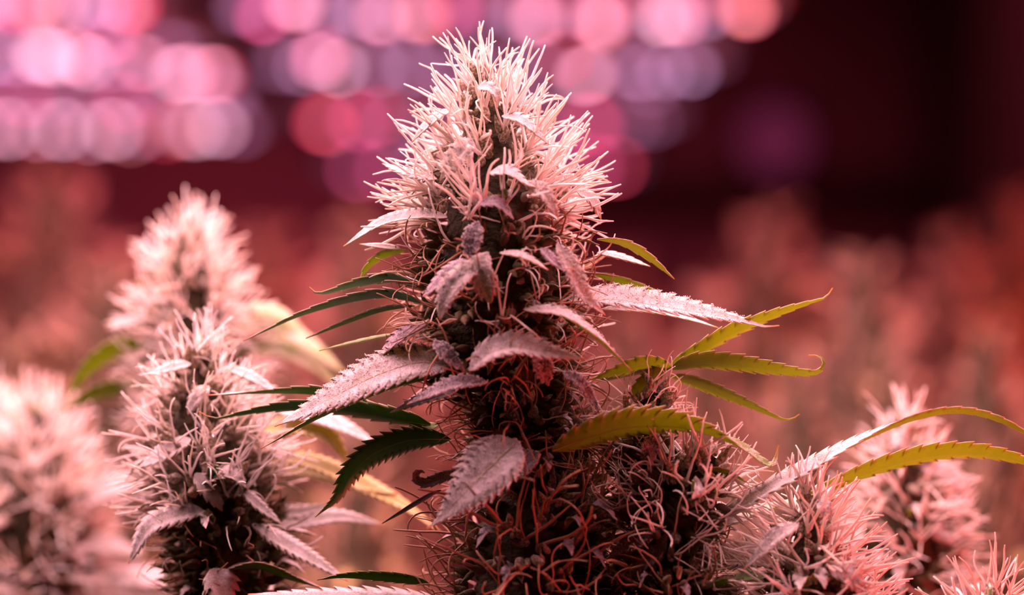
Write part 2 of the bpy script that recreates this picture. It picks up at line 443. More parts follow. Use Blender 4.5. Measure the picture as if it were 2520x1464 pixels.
def leaf_arr(pts, width, tilt, teeth, fold, a=.55, b=1.05, thick=.00022, toothd=.26, up=None, wave=0.0):
    """A lance-shaped serrated blade with real thickness along a 3D midrib."""
    if teeth > 0:
        s = [0.]
        for k in range(teeth):
            for u in (.03, .55, .97): s.append((k + u) / teeth)
        s = np.array(s + [1.]); s[-2] = min(s[-2], .992)
    else: s = np.linspace(0, 1, 18)
    p = spline(pts, s); n = len(s)
    T = nrm(np.gradient(p, axis=0)); T[1:-1] = nrm(T[:-2] + 2 * T[1:-1] + T[2:])
    V = CAMn - p; V = nrm(V - T * np.sum(V * T, 1, keepdims=True))
    U = np.cross(T, V); hint = CUn if up is None else np.asarray(up, float)
    if np.mean(U[: max(3, n * 2 // 3)] @ hint) < 0: U = -U
    tl = np.deg2rad(tilt) if np.isscalar(tilt) else np.deg2rad(np.interp(s, np.linspace(0, 1, len(tilt)), tilt))
    tl = np.broadcast_to(tl, (n,))[:, None]
    N = nrm(V * np.cos(tl) + U * np.sin(tl)); B = np.cross(N, T)
    sm = a / (a + b); w = (s ** a) * ((1 - s) ** b) / (sm ** a * (1 - sm) ** b); w = np.maximum(w, .05) * width / 2
    w[0] = width * .05; w[-1] = width * .012
    if teeth > 0:
        u = (s * teeth) % 1.0; tooth = np.where(u > .9, 1., np.where(u > .4, .55, 0.))
        fade = np.clip((.97 - s) * 8, 0, 1); k = 1 + toothd * (tooth - .35) * fade
        fwd = tooth * fade * (toothd * .9) * (w + width * .05)
    else: k = np.ones(n); fwd = np.zeros(n)
    cs = np.array([-1, -.5, 0, .5, 1.])
    top = []
    for c in cs:
        e = abs(c) == 1
        lat = c * w * (k if e else 1.)
        h = abs(c) * w * math.tan(fold) - (0.04 * w if c == 0 else 0) + wave * w * np.sin(s * 19 + c) * abs(c)
        top.append(p + B * lat[:, None] + N * h[:, None] + T * (fwd[:, None] * (1. if e else 0.)))
    top = np.stack(top, 1)                        # n,5,3
    bot = top - N[:, None, :] * thick
    Vv = np.concatenate([top.reshape(-1, 3), bot.reshape(-1, 3)]); o = n * 5
    i, j = np.meshgrid(np.arange(n - 1), np.arange(4), indexing='ij'); q = (i * 5 + j).ravel()
    ft = np.stack([q, q + 1, q + 6, q + 5], 1); fb = np.stack([q + o, q + 5 + o, q + 6 + o, q + 1 + o], 1)
    i = np.arange(n - 1) * 5
    r1 = np.stack([i, i + 5, i + 5 + o, i + o], 1); r2 = np.stack([i + 4, i + 4 + o, i + 9 + o, i + 9], 1)
    e1 = np.array([[j, j + o, j + 1 + o, j + 1] for j in range(4)])
    Fq = np.concatenate([ft, fb, r1, r2, e1]); mi = np.r_[np.zeros(len(ft)), np.ones(len(fb)), np.zeros(len(r1) + len(r2) + 4)]
    al = np.repeat(s, 5); ac = np.tile(cs, n)
    return Vv, Fq, mi, np.r_[al, al], np.r_[ac, ac], p, N, top


def trichomes(top, N, count, size, s_max=.85):
    n = top.shape[0]; m = int((n - 1) * s_max)
    area_w = np.linalg.norm(top[1:m + 1, 4] - top[1:m + 1, 0], axis=1) + 1e-9
    i = rng.choice(np.arange(1, m + 1), count, p=area_w / area_w.sum()) - 1
    j = rng.integers(0, 4, count); edge = rng.random(count) < .35
    j = np.where(edge, np.where(rng.random(count) < .5, 0, 3), j)
    u, v = rng.random(count)[:, None], rng.random(count)[:, None]
    v = np.where(edge[:, None], np.where((j == 0)[:, None], v * .15, 1 - v * .15), v)
    q = (top[i, j] * (1 - u) + top[i + 1, j] * u) * (1 - v) + (top[i, j + 1] * (1 - u) + top[i + 1, j + 1] * u) * v
    h = (rng.uniform(.6, 2.2, count) * size)[:, None]
    q = q + N[i] * h + rng.normal(0, size * .5, (count, 3))
    r = rng.uniform(.6, 1.2, count)[:, None, None] * size
    V = (OCT_V[None] * r * (1, 1, 1.2) + q[:, None]).reshape(-1, 3)
    Fq = (OCT_F[None] + (np.arange(count) * 6)[:, None, None]).reshape(-1, 3)
    return V, Fq


PX = 0.8 / F                     # metres per pixel at the focus distance


class Plant:
    def __init__(s, base, label, name='cannabis_plant', group=None):
        s.root = tag(empty(name, base), label, 'plant', group); s.b = np.array(base, float)

    def stem(s, pts, r0, r1, name='stem'):
        p = spline(np.array(pts), 12)
        return obj(name, mesh(name, *tube_arr(p - s.b, np.linspace(r0, r1, 12), 8), (M['stem'],)), s.root)

    def leaf(s, pts, w, tilt=50, d=None, teeth=None, fold=15, top='frost', under='under', parent=None, name='sugar_leaf', tri=0, rib=None,
             ab=(.55, 1.05), up=None, label=None, toothd=.34, wave=0., thick=.00022, real=False):
        """pts: (px, py, toward-camera offset in px); w: seen width in px"""
        d = s.d if d is None else d
        if real: p3 = np.array(pts); W_ = w
        else:
            p3 = np.array([P(q[0], q[1], d - (q[2] if len(q) > 2 else 0) * d / F) for q in pts])
            cm = abs(math.cos(R(tilt))) if np.isscalar(tilt) else max(abs(math.cos(R(q))) for q in tilt)
            W_ = .86 * w * d / F / max(cm, .36)
        L = np.sum(np.linalg.norm(np.diff(p3, axis=0), axis=1))
        if teeth is None: teeth = int(np.clip(L / (20 * PX), 5, 22))
        V, Fq, mi, al, ac, mid, N, tp = leaf_arr(p3, W_, tilt, teeth, R(fold), *ab, up=up, toothd=toothd, wave=wave, thick=thick)
        loc = p3[0]; pl = np.zeros(3) if parent is None else np.array(parent['_w'])
        me = mesh(name, V - loc, Fq, (M[top], M[under]), mi, True, {'along': al, 'across': ac})
        o = obj(name, me, parent or s.root, loc - s.b if parent is None else loc - pl)
        if label: o['label'] = label
        if parent is None:
            if rib or (rib is None and W_ > 42 * PX and L > 150 * PX):
                k = len(mid) * 9 // 10
                rr = np.linspace(.012, .004, k) * W_ * 1.6
                obj('midrib', mesh('midrib', *tube_arr(mid[:k] - N[:k] * thick - loc, rr, 5), (M['rib'],)), o)
            if tri:
                v, f = trichomes(tp, N, tri, .00017)
                tag(obj('trichomes', mesh('trichomes', v - loc, f, (M['tri'],)), o), kind='stuff')
        return o

    def bud(s, axis, radii, n, plen=(60, 100), pn=(2, 4), kinds=('straight', 'curly'), mats=('pistil', 'pistil'), indiv=0, nb_indiv=0, split=.5,
            brl=54, leaves=0, leafmat=('frost', 'under'), elev=(5, 78), d=None, px=True, seed=1, leaflen=(70, 130), spread=.42, corek=.66, frosty=True, xb=1, lowdiv=1):
        """one flower bud: dark core, teardrop bracts, pistils; axis from bottom to top"""
        g = np.random.default_rng(seed); d = s.d if d is None else d; u = d / F if px else PX
        A = np.array([P(a[0], a[1], d - (a[2] if len(a) > 2 else 0) * u) for a in axis]) if px else np.array(axis)
        K = 40; ax = spline(A, K); rad = np.interp(np.linspace(0, 1, K), np.linspace(0, 1, len(radii)), radii) * u
        AD = nrm(np.gradient(ax, axis=0))
        # core
        sides = 20; V = []; Fc = []
        for i in range(K):
            M3 = frame(AD[i], 0.)
            for k in range(sides):
                a = 2 * math.pi * k / sides; rr = rad[i] * corek * (1 + .16 * math.sin(3 * a + i * .9 + seed) * math.sin(i * 1.1 + a * 2))
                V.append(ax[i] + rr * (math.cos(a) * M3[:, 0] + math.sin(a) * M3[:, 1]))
        for i in range(K - 1):
            for k in range(sides): Fc.append((i * sides + k, i * sides + (k + 1) % sides, (i + 1) * sides + (k + 1) % sides, (i + 1) * sides + k))
        o0 = ax[0]
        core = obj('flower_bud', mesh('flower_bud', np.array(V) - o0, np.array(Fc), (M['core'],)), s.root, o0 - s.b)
        core['_w'] = [float(x) for x in o0]
        # florets
        wts = rad + rad.max() * .12; cdf = np.cumsum(wts) / wts.sum(); cand = []; br = []
        ga = math.pi * (3 - math.sqrt(5))
        for i in range(n):
            t_ = np.interp((i + .5) / n, cdf, np.linspace(0, 1, K)); t_ = float(np.clip(t_ + g.normal(0, .015), 0, 1))
            ii = t_ * (K - 1); i0 = int(min(ii, K - 2)); fr = ii - i0
            c = ax[i0] * (1 - fr) + ax[i0 + 1] * fr; r = rad[i0] * (1 - fr) + rad[i0 + 1] * fr; a3 = frame(AD[i0], 0.)
            an = i * ga + g.normal(0, .25); ra = math.cos(an) * a3[:, 0] + math.sin(an) * a3[:, 1]
            el = R(elev[0] + (elev[1] - elev[0]) * t_ ** 2.2 + g.normal(0, 12)); dr = nrm(ra * math.cos(el) + a3[:, 2] * math.sin(el))
            pos = c + ra * r * .72; bl = brl * u * g.uniform(.7, 1.25)
            vis = float(dr @ (-CFn)) + .9 * float(abs(dr @ CRn))
            bm_ = 'bractf' if (t_ > split and frosty) else 'bract'
            br.append((vis, pos, frame(dr, g.uniform(0, 6.28)), bl, int(g.integers(0, 8)), bm_))
            for _ in range(xb):
                d2 = nrm(dr + g.normal(0, .5, 3))
                br.append((vis - .3, pos + g.normal(0, 14 * u, 3), frame(d2, g.uniform(0, 6.28)), bl * g.uniform(.7, 1.1), int(g.integers(0, 8)), bm_))
            tip = pos + dr * bl * .6
            hi = t_ > split
            nn = int(g.integers(pn[0], pn[1] + 1))
            if not hi: nn = max(1, nn // lowdiv)
            for _ in range(nn):
                pd = nrm(dr + g.normal(0, spread, 3) + np.array([0, 0, .12]))
                ln = g.uniform(*plen) * u * (1.0 if hi else .85) * (.8 if t_ > .94 else 1.)
                kd = kinds[0] if hi and g.random() < .8 else kinds[1]
                mt = mats[0] if (hi or g.random() < .35) else mats[1]
                v2 = float(pd @ (-CFn)) + .8 * float(abs(pd @ CRn)) + ln / u * .006
                cand.append((v2, tip + g.normal(0, 2.5 * u, 3), frame(pd, g.uniform(0, 6.28)), ln, int(g.integers(0, 16)), kd, mt))
        br.sort(key=lambda q: -q[0]); cand.sort(key=lambda q: -q[0])
        for _, pos, M3, sc, k, bm_ in br[:nb_indiv]:
            o = obj('bract', BM[bm_][k], core); o.matrix_basis = m4(M3, pos - o0, sc)
        for bk in ('bract', 'bractf'):
            q = [b for b in br[nb_indiv:] if b[5] == bk]
            if q: tag(obj('bracts', mesh('bracts', *join([((BV[k][0] * sc) @ M3.T + pos - o0, BV[k][1]) for _, pos, M3, sc, k, _m in q]), (M[bk],)), core), kind='stuff')
        for _, pos, M3, sc, k, kd, mt in cand[:indiv]:
            o = obj('pistil', pistil_me(kd, k, mt), core); o.matrix_basis = m4(M3, pos - o0, sc)
        rest = cand[indiv:]
        for mt in sorted(set(mats)):
            q = [c for c in rest if c[6] == mt]
            if q: tag(obj('pistils', mesh('pistils', *join([((PV[kd][k][0] * sc) @ M3.T + pos - o0, PV[kd][k][1]) for _, pos, M3, sc, k, kd, _m in q]), (M[mt],)), core), kind='stuff')
        # small sugar leaves
        for i in range(leaves):
            t_ = g.uniform(.03, .82); ii = int(t_ * (K - 1)); an = i * ga * 1.7 + seed; a3 = frame(AD[ii], 0.)
            ra = math.cos(an) * a3[:, 0] + math.sin(an) * a3[:, 1]; ln = g.uniform(*leaflen) * u
            p0 = ax[ii] + ra * rad[ii] * .7; e0 = g.uniform(.1, .5)
            p1 = p0 + nrm(ra + a3[:, 2] * e0) * ln * .5; p2 = p1 + nrm(ra + a3[:, 2] * (e0 - g.uniform(.5, 1.1))) * ln * .5
            nv = nrm(a3[:, 2] * .8 + ra * .5)
            s.leaf3([p0, p1, p2], ln * g.uniform(.26, .4), nv, core, leafmat, g)
        return core

    def leaf3(s, pts, w, nv, parent, mats, g, name='sugar_leaf'):
        """small leaf given in 3D; the blade's upper face looks along nv"""
        p = np.array(pts); m = p.mean(0); T = nrm(p[-1] - p[0]); V = nrm((CAMn - m) - T * ((CAMn - m) @ T)); U = np.cross(T, V)
        if U @ CUn < 0: U = -U
        tl = math.degrees(math.atan2(nv @ U, nv @ V))
        V_, Fq, mi, al, ac, mid, N, tp = leaf_arr(p, w, tl, int(g.integers(5, 8)), R(14), up=CUn, wave=.12)
        loc = p[0]
        return obj(name, mesh(name, V_ - loc, Fq, (M[mats[0]], M[mats[1]]), mi, True, {'along': al, 'across': ac}), parent, loc - np.array(parent['_w']))


# ------------------------------------------------------------------ the central plant
def base_of(px, py, d):
    q = P(px, py, d); return (q[0], q[1], 0.0)


mp = Plant(base_of(1290, 1464, .8), 'large sharp central cannabis plant with tall white-haired flower spike'); mp.d = .8
mp.stem([(mp.b[0], mp.b[1], 0), (mp.b[0] + .004, mp.b[1], .6), P(1300, 1500), P(1270, 1150), P(1235, 800), P(1200, 300)], .007, .002)
mp.bud([(1235, 960), (1228, 800), (1222, 620), (1212, 430), (1197, 285), (1187, 186)], [185, 232, 222, 182, 98, 14], 270, plen=(80, 175), pn=(4, 8), lowdiv=2, spread=.34, xb=2,
       kinds=('straight', 'curly'), mats=('pistil', 'pistil_old'), indiv=190, nb_indiv=110, split=.52, leaves=26, seed=3, leaflen=(70, 120), leafmat=('mauve', 'under'), elev=(-4, 80))
mp.bud([(1290, 1160), (1300, 1040), (1310, 910)], [130, 175, 90], 130, plen=(90, 170), pn=(1, 2), kinds=('curly', 'wiry'), mats=('pistil_old', 'pistil_old'),
       indiv=40, nb_indiv=30, leaves=24, seed=5, leafmat=('mauve', 'under'), elev=(0, 60))
mp.bud([(1330, 1640), (1335, 1450), (1340, 1280), (1345, 1150)], [250, 262, 235, 120], 250, plen=(110, 210), pn=(1, 2), kinds=('curly', 'wiry'), mats=('pistil_old', 'pistil_old'),
       indiv=50, nb_indiv=40, leaves=46, seed=7, leaflen=(80, 160), leafmat=('mauve', 'under'), elev=(0, 60))
mp.bud([(1560, 1180), (1580, 1060), (1610, 965)], [60, 72, 25], 46, plen=(70, 110), pn=(2, 3), kinds=('curly', 'curly'), mats=('pistil', 'pistil_old'),
       indiv=24, nb_indiv=16, leaves=5, seed=9, leafmat=('mauve', 'under'), elev=(10, 75), d=.795)
mp.bud([(1610, 1330), (1690, 1220), (1750, 1120)], [115, 120, 40], 90, plen=(90, 150), pn=(2, 4), kinds=('straight', 'curly'), mats=('pistil', 'pistil'),
       indiv=50, nb_indiv=24, leaves=7, seed=12, leafmat=('frost', 'under'), elev=(5, 70), d=.79)
mp.bud([(1660, 1600), (1660, 1470), (1640, 1330)], [150, 150, 70], 110, plen=(90, 160), pn=(1, 2), kinds=('curly', 'wiry'), mats=('pistil_old', 'pistil_old'),
       indiv=20, nb_indiv=20, leaves=24, seed=14, leafmat=('mauve', 'under'), elev=(0, 60), d=.79)
for a, b in (((1300, 1420), (1560, 1180)), ((1310, 1500), (1600, 1330)), ((1300, 1600), (1660, 1560))):
    mp.stem([P(*a), (P(*a) + P(*b)) / 2 - np.array([0, 0, .004]), P(*b, .793)], .003, .002, 'branch')

Lf = mp.leaf
# leaves of the flower spike, from the top down
Lf([(1175, 215, 100), (1200, 214, 120), (1222, 235, 130), (1224, 268, 128)], 28, 40, top='frost')
Lf([(1235, 285, 120), (1280, 295, 135), (1330, 335, 130), (1352, 356, 120)], 26, 60, top='frost', under='dark')
Lf([(1110, 268, 80), (1060, 300, 90), (1012, 350, 80)], 24, 55, top='frost')
Lf([(1160, 340, 158), (1125, 385, 178), (1082, 446, 168)], 54, 25, top='frost', tri=300)
Lf([(1075, 440, 100), (1010, 428, 90), (940, 402, 30)], 26, 55, top='frost')
Lf([(1205, 425, 198), (1250, 425, 218), (1290, 450, 218), (1322, 462, 208)], 34, [62, 72, 78], top='frost', under='under')
Lf([(1290, 452, 198), (1335, 470, 213), (1365, 520, 208), (1375, 545, 198)], 38, 30, top='frost', tri=150)
Lf([(1180, 500, 218), (1225, 500, 238), (1265, 540, 238)], 30, 50, top='mauve')
Lf([(1175, 545, 238), (1165, 585, 248), (1150, 650, 243)], 50, 15, top='mauve', tri=300)
Lf([(1420, 470, 100), (1455, 490, 100), (1480, 540, 90)], 30, 40, top='frost')
Lf([(1100, 535, 100), (1030, 530, 90), (940, 548, 30), (845, 606, 10)], 30, 62, top='frost', under='under', toothd=.12)
Lf([(985, 612, 10), (930, 605, 0), (884, 600, -10)], 16, 50, top='frost', teeth=0)
Lf([(1000, 615, 0), (945, 632, -20), (905, 660, -30), (884, 694, -40)], 22, 110, top='green', under='under', teeth=5)
Lf([(1200, 620, 263), (1185, 655, 273), (1195, 700, 270), (1207, 748, 263)], 62, 15, top='frost', tri=350, ab=(.6, .8))
Lf([(1190, 635, 253), (1135, 680, 270), (1100, 725, 266), (1082, 788, 253)], 54, 28, top='frost', tri=350, ab=(.6, .8))
Lf([(1160, 640, 238), (1100, 680, 243), (1040, 730, 228)], 40, 50, top='mauve')
Lf([(1230, 622, 263), (1290, 635, 270), (1350, 664, 263)], 24, 76, top='frost', under='under')
Lf([(1370, 600, 198), (1400, 650, 213), (1435, 720, 208), (1490, 776, 188)], 46, 30, top='frost', tri=350)
Lf([(1330, 610, 238), (1360, 640, 243), (1390, 668, 238)], 26, 40, top='mauve')
Lf([(1470, 588, 30), (1540, 605, 20), (1600, 640, 10), (1660, 686, 0)], 24, [100, 112, 108], top='frost', under='under', teeth=6)
Lf([(1470, 622, 0), (1530, 636, -10), (1600, 655, -20)], 18, 70, top='frost', under='under', teeth=6)
Lf([(1455, 672, -20), (1540, 700, -50), (1600, 718, -60), (1658, 738, -70)], 22, 110, top='green', under='under', teeth=5)
Lf([(1400, 742, 100), (1500, 735, 110), (1600, 748, 100), (1720, 768, 80), (1830, 790, 20), (1880, 803, 10), (1918, 801, 10)], 58, 58, top='frost', tri=900, teeth=15, ab=(.45, 1.25))
Lf([(1480, 760, 30), (1600, 768, 10), (1690, 785, 0), (1768, 806, -10)], 22, 75, top='frost', teeth=10)
Lf([(1290, 762, 248), (1380, 775, 263), (1460, 825, 248), (1520, 880, 228), (1555, 912, 218)], 34, [70, 80, 95], top='frost', under='under', tri=350, teeth=11)
Lf([(1025, 702, 80), (960, 690, 20), (880, 702, 0), (800, 722, -10), (775, 720, -12), (762, 706, -12)], 34, [118, 112, 105], top='green', under='dark', teeth=7)
Lf([(1045, 748, 80), (960, 730, 20), (860, 742, 0), (740, 776, -20), (660, 810, -30), (598, 838, -40)], 30, [110, 105, 100], top='frost', under='dark', teeth=10, ab=(.5, 1.3))
Lf([(1020, 752, 30), (940, 765, 10), (860, 792, -5), (752, 832, -20)], 20, 104, top='frost', under='dark', teeth=8)
Lf([(975, 822, 0), (900, 838, -10), (785, 862, -30)], 14, 80, top='green', under='under', teeth=6)
Lf([(1060, 800, 100), (985, 835, 110), (930, 880, 100)], 36, 70, top='mauve', under='dusky')
Lf([(1070, 838, 218), (1095, 868, 233), (1145, 915, 228)], 40, 25, top='mauve', tri=250)
Lf([(1155, 910, 238), (1205, 868, 263), (1270, 852, 270), (1340, 866, 263), (1442, 885, 248)], 58, 52, top='frost', tri=800, teeth=13, label='frosted leaf with a red tip pointing right')
Lf([(1325, 870, 238), (1335, 905, 248), (1350, 950, 238)], 50, 20, top='mauve', tri=350)
Lf([(1385, 915, 198), (1430, 945, 213), (1475, 1012, 198)], 32, 35, top='mauve', tri=250)
Lf([(1200, 940, 228), (1120, 945, 238), (1050, 972, 223), (1000, 995, 213)], 34, 50, top='mauve', tri=300)
Lf([(1120, 965, 168), (1040, 985, 168), (960, 1015, 153)], 30, 60, top='mauve', under='dusky')
# large leaves at the left
Lf([(1110, 895, 120), (1020, 892, 150), (920, 925, 150), (830, 970, 130), (740, 1018, 105), (675, 1048, 90)], 96, 48, top='frost', tri=1600, teeth=18, ab=(.5, 1.15), fold=8, label='broad frosted leaf with saw-toothed edge reaching left')
Lf([(1100, 920, 90), (990, 945, 90), (880, 985, 80), (770, 1035, 60), (640, 1104, 30)], 30, [112, 108, 100], top='frost', under='dark', teeth=14, ab=(.5, 1.35))
Lf([(1030, 1025, 0), (920, 1010, -20), (800, 972, -40), (660, 966, -60), (510, 972, -80)], 34, [115, 110, 75], top='frost', under='dark', teeth=12, ab=(.6, 1.1))
Lf([(1060, 1045, 20), (940, 1025, 10), (830, 1008, -10), (700, 1006, -30), (590, 1020, -50), (530, 1030, -60), (490, 1013, -65)], 52, [125, 118, 105], top='green', under='dark', teeth=12, ab=(.5, 1.2))
Lf([(1110, 1080, 40), (1010, 1082, 60), (920, 1115, 60), (865, 1165, 50), (832, 1225, 30), (775, 1272, 10)], 74, [150, 145, 130, 95], top='green', under='dark', teeth=20, ab=(.6, .8), fold=8, toothd=.48, label='dark green saw-toothed leaf bending down at the left')
Lf([(1080, 1045, 20), (1000, 1075, 10), (900, 1110, 0)], 30, 60, top='green', under='dark', teeth=10)
Lf([(1140, 1160, 90), (1090, 1175, 100), (1045, 1190, 100), (1020, 1175, 98), (1032, 1158, 96), (1046, 1164, 94)], 30, 40, top='mauve', ab=(.4, .7))
Lf([(1085, 1205, 30), (1010, 1250, 20), (940, 1287, 10)], 16, 105, top='dusky', under='dusky', teeth=0)
Lf([(1275, 1085, 240), (1215, 1140, 265), (1150, 1205, 255), (1095, 1265, 235), (1050, 1302, 225)], 138, 28, top='frost', tri=1600, teeth=15, ab=(.5, 1.5), fold=6, label='broad pale leaf with orange tip hanging low in front')
Lf([(1330, 1115, 200), (1280, 1150, 190), (1200, 1190, 180)], 60, 40, top='mauve', tri=300)
# right-hand leaves
Lf([(1360, 1108, 200), (1440, 1078, 210), (1530, 1052, 200), (1630, 1046, 180), (1730, 1062, 160), (1820, 1100, 140), (1880, 1138, 120), (1905, 1140, 110), (1916, 1095, 105)], 84, [140, 135, 120, 75, 60], top='pale', under='under', teeth=20, ab=(.5, .9), tri=400, toothd=.5, label='arched green saw-toothed leaf with a red curled tip at the right')
Lf([(1560, 1030, 120), (1490, 1035, 130), (1435, 1062, 120)], 40, 40, top='frost', tri=200)
Lf([(1590, 1075, 160), (1600, 1095, 165), (1598, 1135, 160)], 50, 20, top='mauve', tri=200)
Lf([(1640, 1280, 150), (1590, 1310, 165), (1500, 1368, 150)], 56, 30, top='mauve', tri=300)
Lf([(1640, 1330, 160), (1600, 1370, 170), (1545, 1420, 160)], 46, 30, top='mauve')
Lf([(1700, 1165, 120), (1770, 1160, 110), (1842, 1188, 90)], 20, 100, top='frost', under='under', teeth=7)
Lf([(1690, 1350, 90), (1780, 1290, 60), (1870, 1270, 30)], 40, 60, top='frost', under='under')
Lf([(1060, 1438, 60), (960, 1428, 60), (850, 1420, 50), (780, 1426, 40)], 30, [112, 108, 100], top='green', under='dark', teeth=10)
Lf([(1120, 1490, 160), (980, 1478, 180), (820, 1472, 180), (610, 1462, 160)], 60, 55, top='frost', teeth=14, fold=5)
# fan leaf at the right
fp = np.array([P(1480, 930, .81), P(1560, 915, .806), P(1645, 905, .80)])
fan = obj('fan_leaf', mesh('fan_leaf', *tube_arr(spline(fp, 8) - fp[0], np.linspace(.0012, .0008, 8), 6), (M['stem'],)), mp.root, fp[0] - mp.b); fan['_w'] = list(map(float, fp[0]))
Lf([(1645, 905), (1720, 868, -5), (1800, 822, -10), (1910, 775, -15), (2010, 740, -20), (2032, 732, -20), (2049, 708, -20)], 40, [120, 118, 110], top='pale', under='under', parent=fan, name='leaflet', teeth=12, ab=(.5, 1.2))
Lf([(1650, 908), (1720, 893, 10), (1800, 898, 15), (1900, 912, 20), (1985, 921, 20), (2016, 915, 20), (2029, 893, 20), (2015, 876, 20), (1990, 875, 20)], 50, [125, 120, 110], top='pale', under='under', parent=fan, name='leaflet', teeth=13, ab=(.5, 1.15))
Lf([(1648, 925), (1720, 950, 10), (1800, 982, 15), (1880, 1015, 15), (1925, 1032, 15), (1950, 1030, 15), (1967, 1018, 15)], 36, [118, 112, 100], top='pale', under='under', parent=fan, name='leaflet', teeth=11, ab=(.5, 1.15))
Lf([(1650, 905), (1590, 900, 30), (1530, 915, 50), (1450, 935, 60)], 40, [112, 118, 110], top='pale', under='under', parent=fan, name='leaflet', teeth=9)
Lf([(1640, 905), (1590, 940, 40), (1540, 985, 60)], 46, 150, top='pale', under='under', parent=fan, name='leaflet', teeth=8)
# long fan leaf sweeping to the right edge
fq = np.array([P(1720, 1330, .79), P(1755, 1295, .787), P(1790, 1268, .785)])
fan2 = obj('fan_leaf', mesh('fan_leaf', *tube_arr(spline(fq, 8) - fq[0], np.linspace(.0012, .0008, 8), 6), (M['stem'],)), mp.root, fq[0] - mp.b); fan2['_w'] = list(map(float, fq[0]))
Lf([(1760, 1285), (1880, 1212), (2000, 1148), (2120, 1085), (2240, 1035), (2350, 1015), (2450, 1032), (2560, 1085)], 62, [45, 65, 100, 118], top='frost', under='under', parent=fan2, name='leaflet', teeth=24, ab=(.5, .7), d=.785)
Lf([(1960, 1240), (2060, 1195), (2180, 1150), (2300, 1122), (2420, 1118), (2580, 1150)], 46, [112, 118, 118], top='pale', under='under', parent=fan2, name='leaflet', teeth=16, ab=(.5, .6), d=.80)
Lf([(1760, 1300), (1850, 1265), (1960, 1235), (2080, 1190)], 40, [60, 80, 100], top='pale', under='under', parent=fan2, name='leaflet', teeth=12, d=.80)

# ------------------------------------------------------------------ left plant
lp = Plant(base_of(560, 1464, .83), 'shorter cannabis plant at the left with dark leafy flower'); lp.d = .83
lp.stem([(lp.b[0], lp.b[1], 0), (lp.b[0], lp.b[1], .7), P(560, 1500, .83), P(520, 1100, .83), P(503, 880, .83)], .006, .0015)
lp.bud([(575, 1560), (560, 1400), (530, 1230), (495, 1070), (500, 950), (503, 860)], [140, 152, 168, 165, 80, 18], 230, plen=(70, 130), pn=(3, 6), lowdiv=3, spread=.36, xb=2, mats=('pistil', 'pistil_old'),
       indiv=90, nb_indiv=60, split=.45, leaves=26, seed=21, elev=(0, 78), leafmat=('frost', 'dark'))
Lf = lp.leaf
Lf([(470, 895, 60), (420, 905, 70), (362, 922, 60)], 26, 50)
Lf([(560, 905, 60), (620, 930, 60), (692, 972, 50)], 28, 50)
Lf([(515, 950, 110), (480, 985, 120), (462, 1020, 115)], 40, 30)
Lf([(470, 1080, 110), (400, 1120, 120), (340, 1150, 110)], 46, 55)
Lf([(500, 1255, 150), (430, 1270, 170), (365, 1300, 160), (316, 1388, 140)], 56, 40, under='dark')
Lf([(480, 1165, 160), (510, 1200, 170), (548, 1258, 160)], 52, 25)
Lf([(500, 1185, 160), (560, 1170, 175), (590, 1190, 170), (575, 1225, 165)], 34, 70, under='dark')
Lf([(590, 1200, 140), (630, 1240, 140), (695, 1290, 120)], 30, 50, under='dark')
Lf([(560, 1400, 160), (630, 1395, 170), (700, 1420, 160), (790, 1445, 150)], 44, [80, 95, 80], under='dark')
Lf([(620, 1290, 120), (700, 1340, 120), (780, 1385, 110), (856, 1430, 100)], 46, 50)
Lf([(520, 1400, 180), (540, 1440, 190), (560, 1500, 190)], 90, 25)
Lf([(650, 1060, -60), (740, 1050, -80), (810, 1075, -100), (862, 1150, -120)], 60, 50, top='yellow')
Lf([(680, 1010, -80), (780, 1030, -100), (860, 1060, -120), (935, 1098, -140)], 46, 60)
Lf([(660, 1130, -60), (760, 1140, -90), (880, 1190, -120), (1000, 1250, -140), (1085, 1310, -150)], 54, [60, 50, 55], top='yellow')
Lf([(650, 1170, -60), (750, 1160, -90), (860, 1190, -120), (980, 1215, -150)], 50, 58, top='yellow')
Lf([(640, 1320, -40), (740, 1290, -70), (840, 1275, -100), (945, 1290, -120)], 46, 60)
Lf([(640, 1240, -40), (720, 1265, -60), (820, 1240, -80)], 40, 50)
Lf([(640, 1100, -20), (700, 1120, -40), (740, 1085, -40)], 26, 40)

# ------------------------------------------------------------------ plants behind and beside
rp = Plant(base_of(480, 1000, .91), 'blurred cannabis plant with fluffy pale spike behind the shorter left one'); rp.d = .91
rp.stem([(rp.b[0], rp.b[1], 0), (rp.b[0], rp.b[1], .8), P(480, 1000, .91), P(470, 600, .91)], .005, .0015)
rp.bud([(490, 1060), (482, 900), (474, 770), (470, 660), (470, 578)], [120, 135, 115, 70, 18], 190, plen=(75, 125), pn=(3, 5), kinds=('straight', 'straight'), mats=('pistil', 'pistil'),
       indiv=0, nb_indiv=0, leaves=14, seed=31, elev=(-5, 78))
Lf = rp.leaf
Lf([(380, 850, 40), (300, 860, 20), (220, 915, 0), (160, 985, -20)], 50, [110, 118, 110], top='green', teeth=8)
Lf([(380, 955, 40), (300, 962, 20), (220, 985, 0), (140, 1015, -20)], 44, [100, 112, 100], top='green', teeth=8)
Lf([(560, 820, 20), (660, 800, 0), (760, 850, -10), (855, 925, -30)], 44, 60, top='pale')
Lf([(580, 870, 20), (680, 860, 0), (770, 900, -10), (845, 965, -30)], 50, 60, top='pale')
Lf([(600, 760, 20), (680, 770, 0), (745, 805, -10)], 30, 60, top='pale')
Lf([(370, 780, 40), (310, 795, 30), (262, 808, 20)], 30, 50)

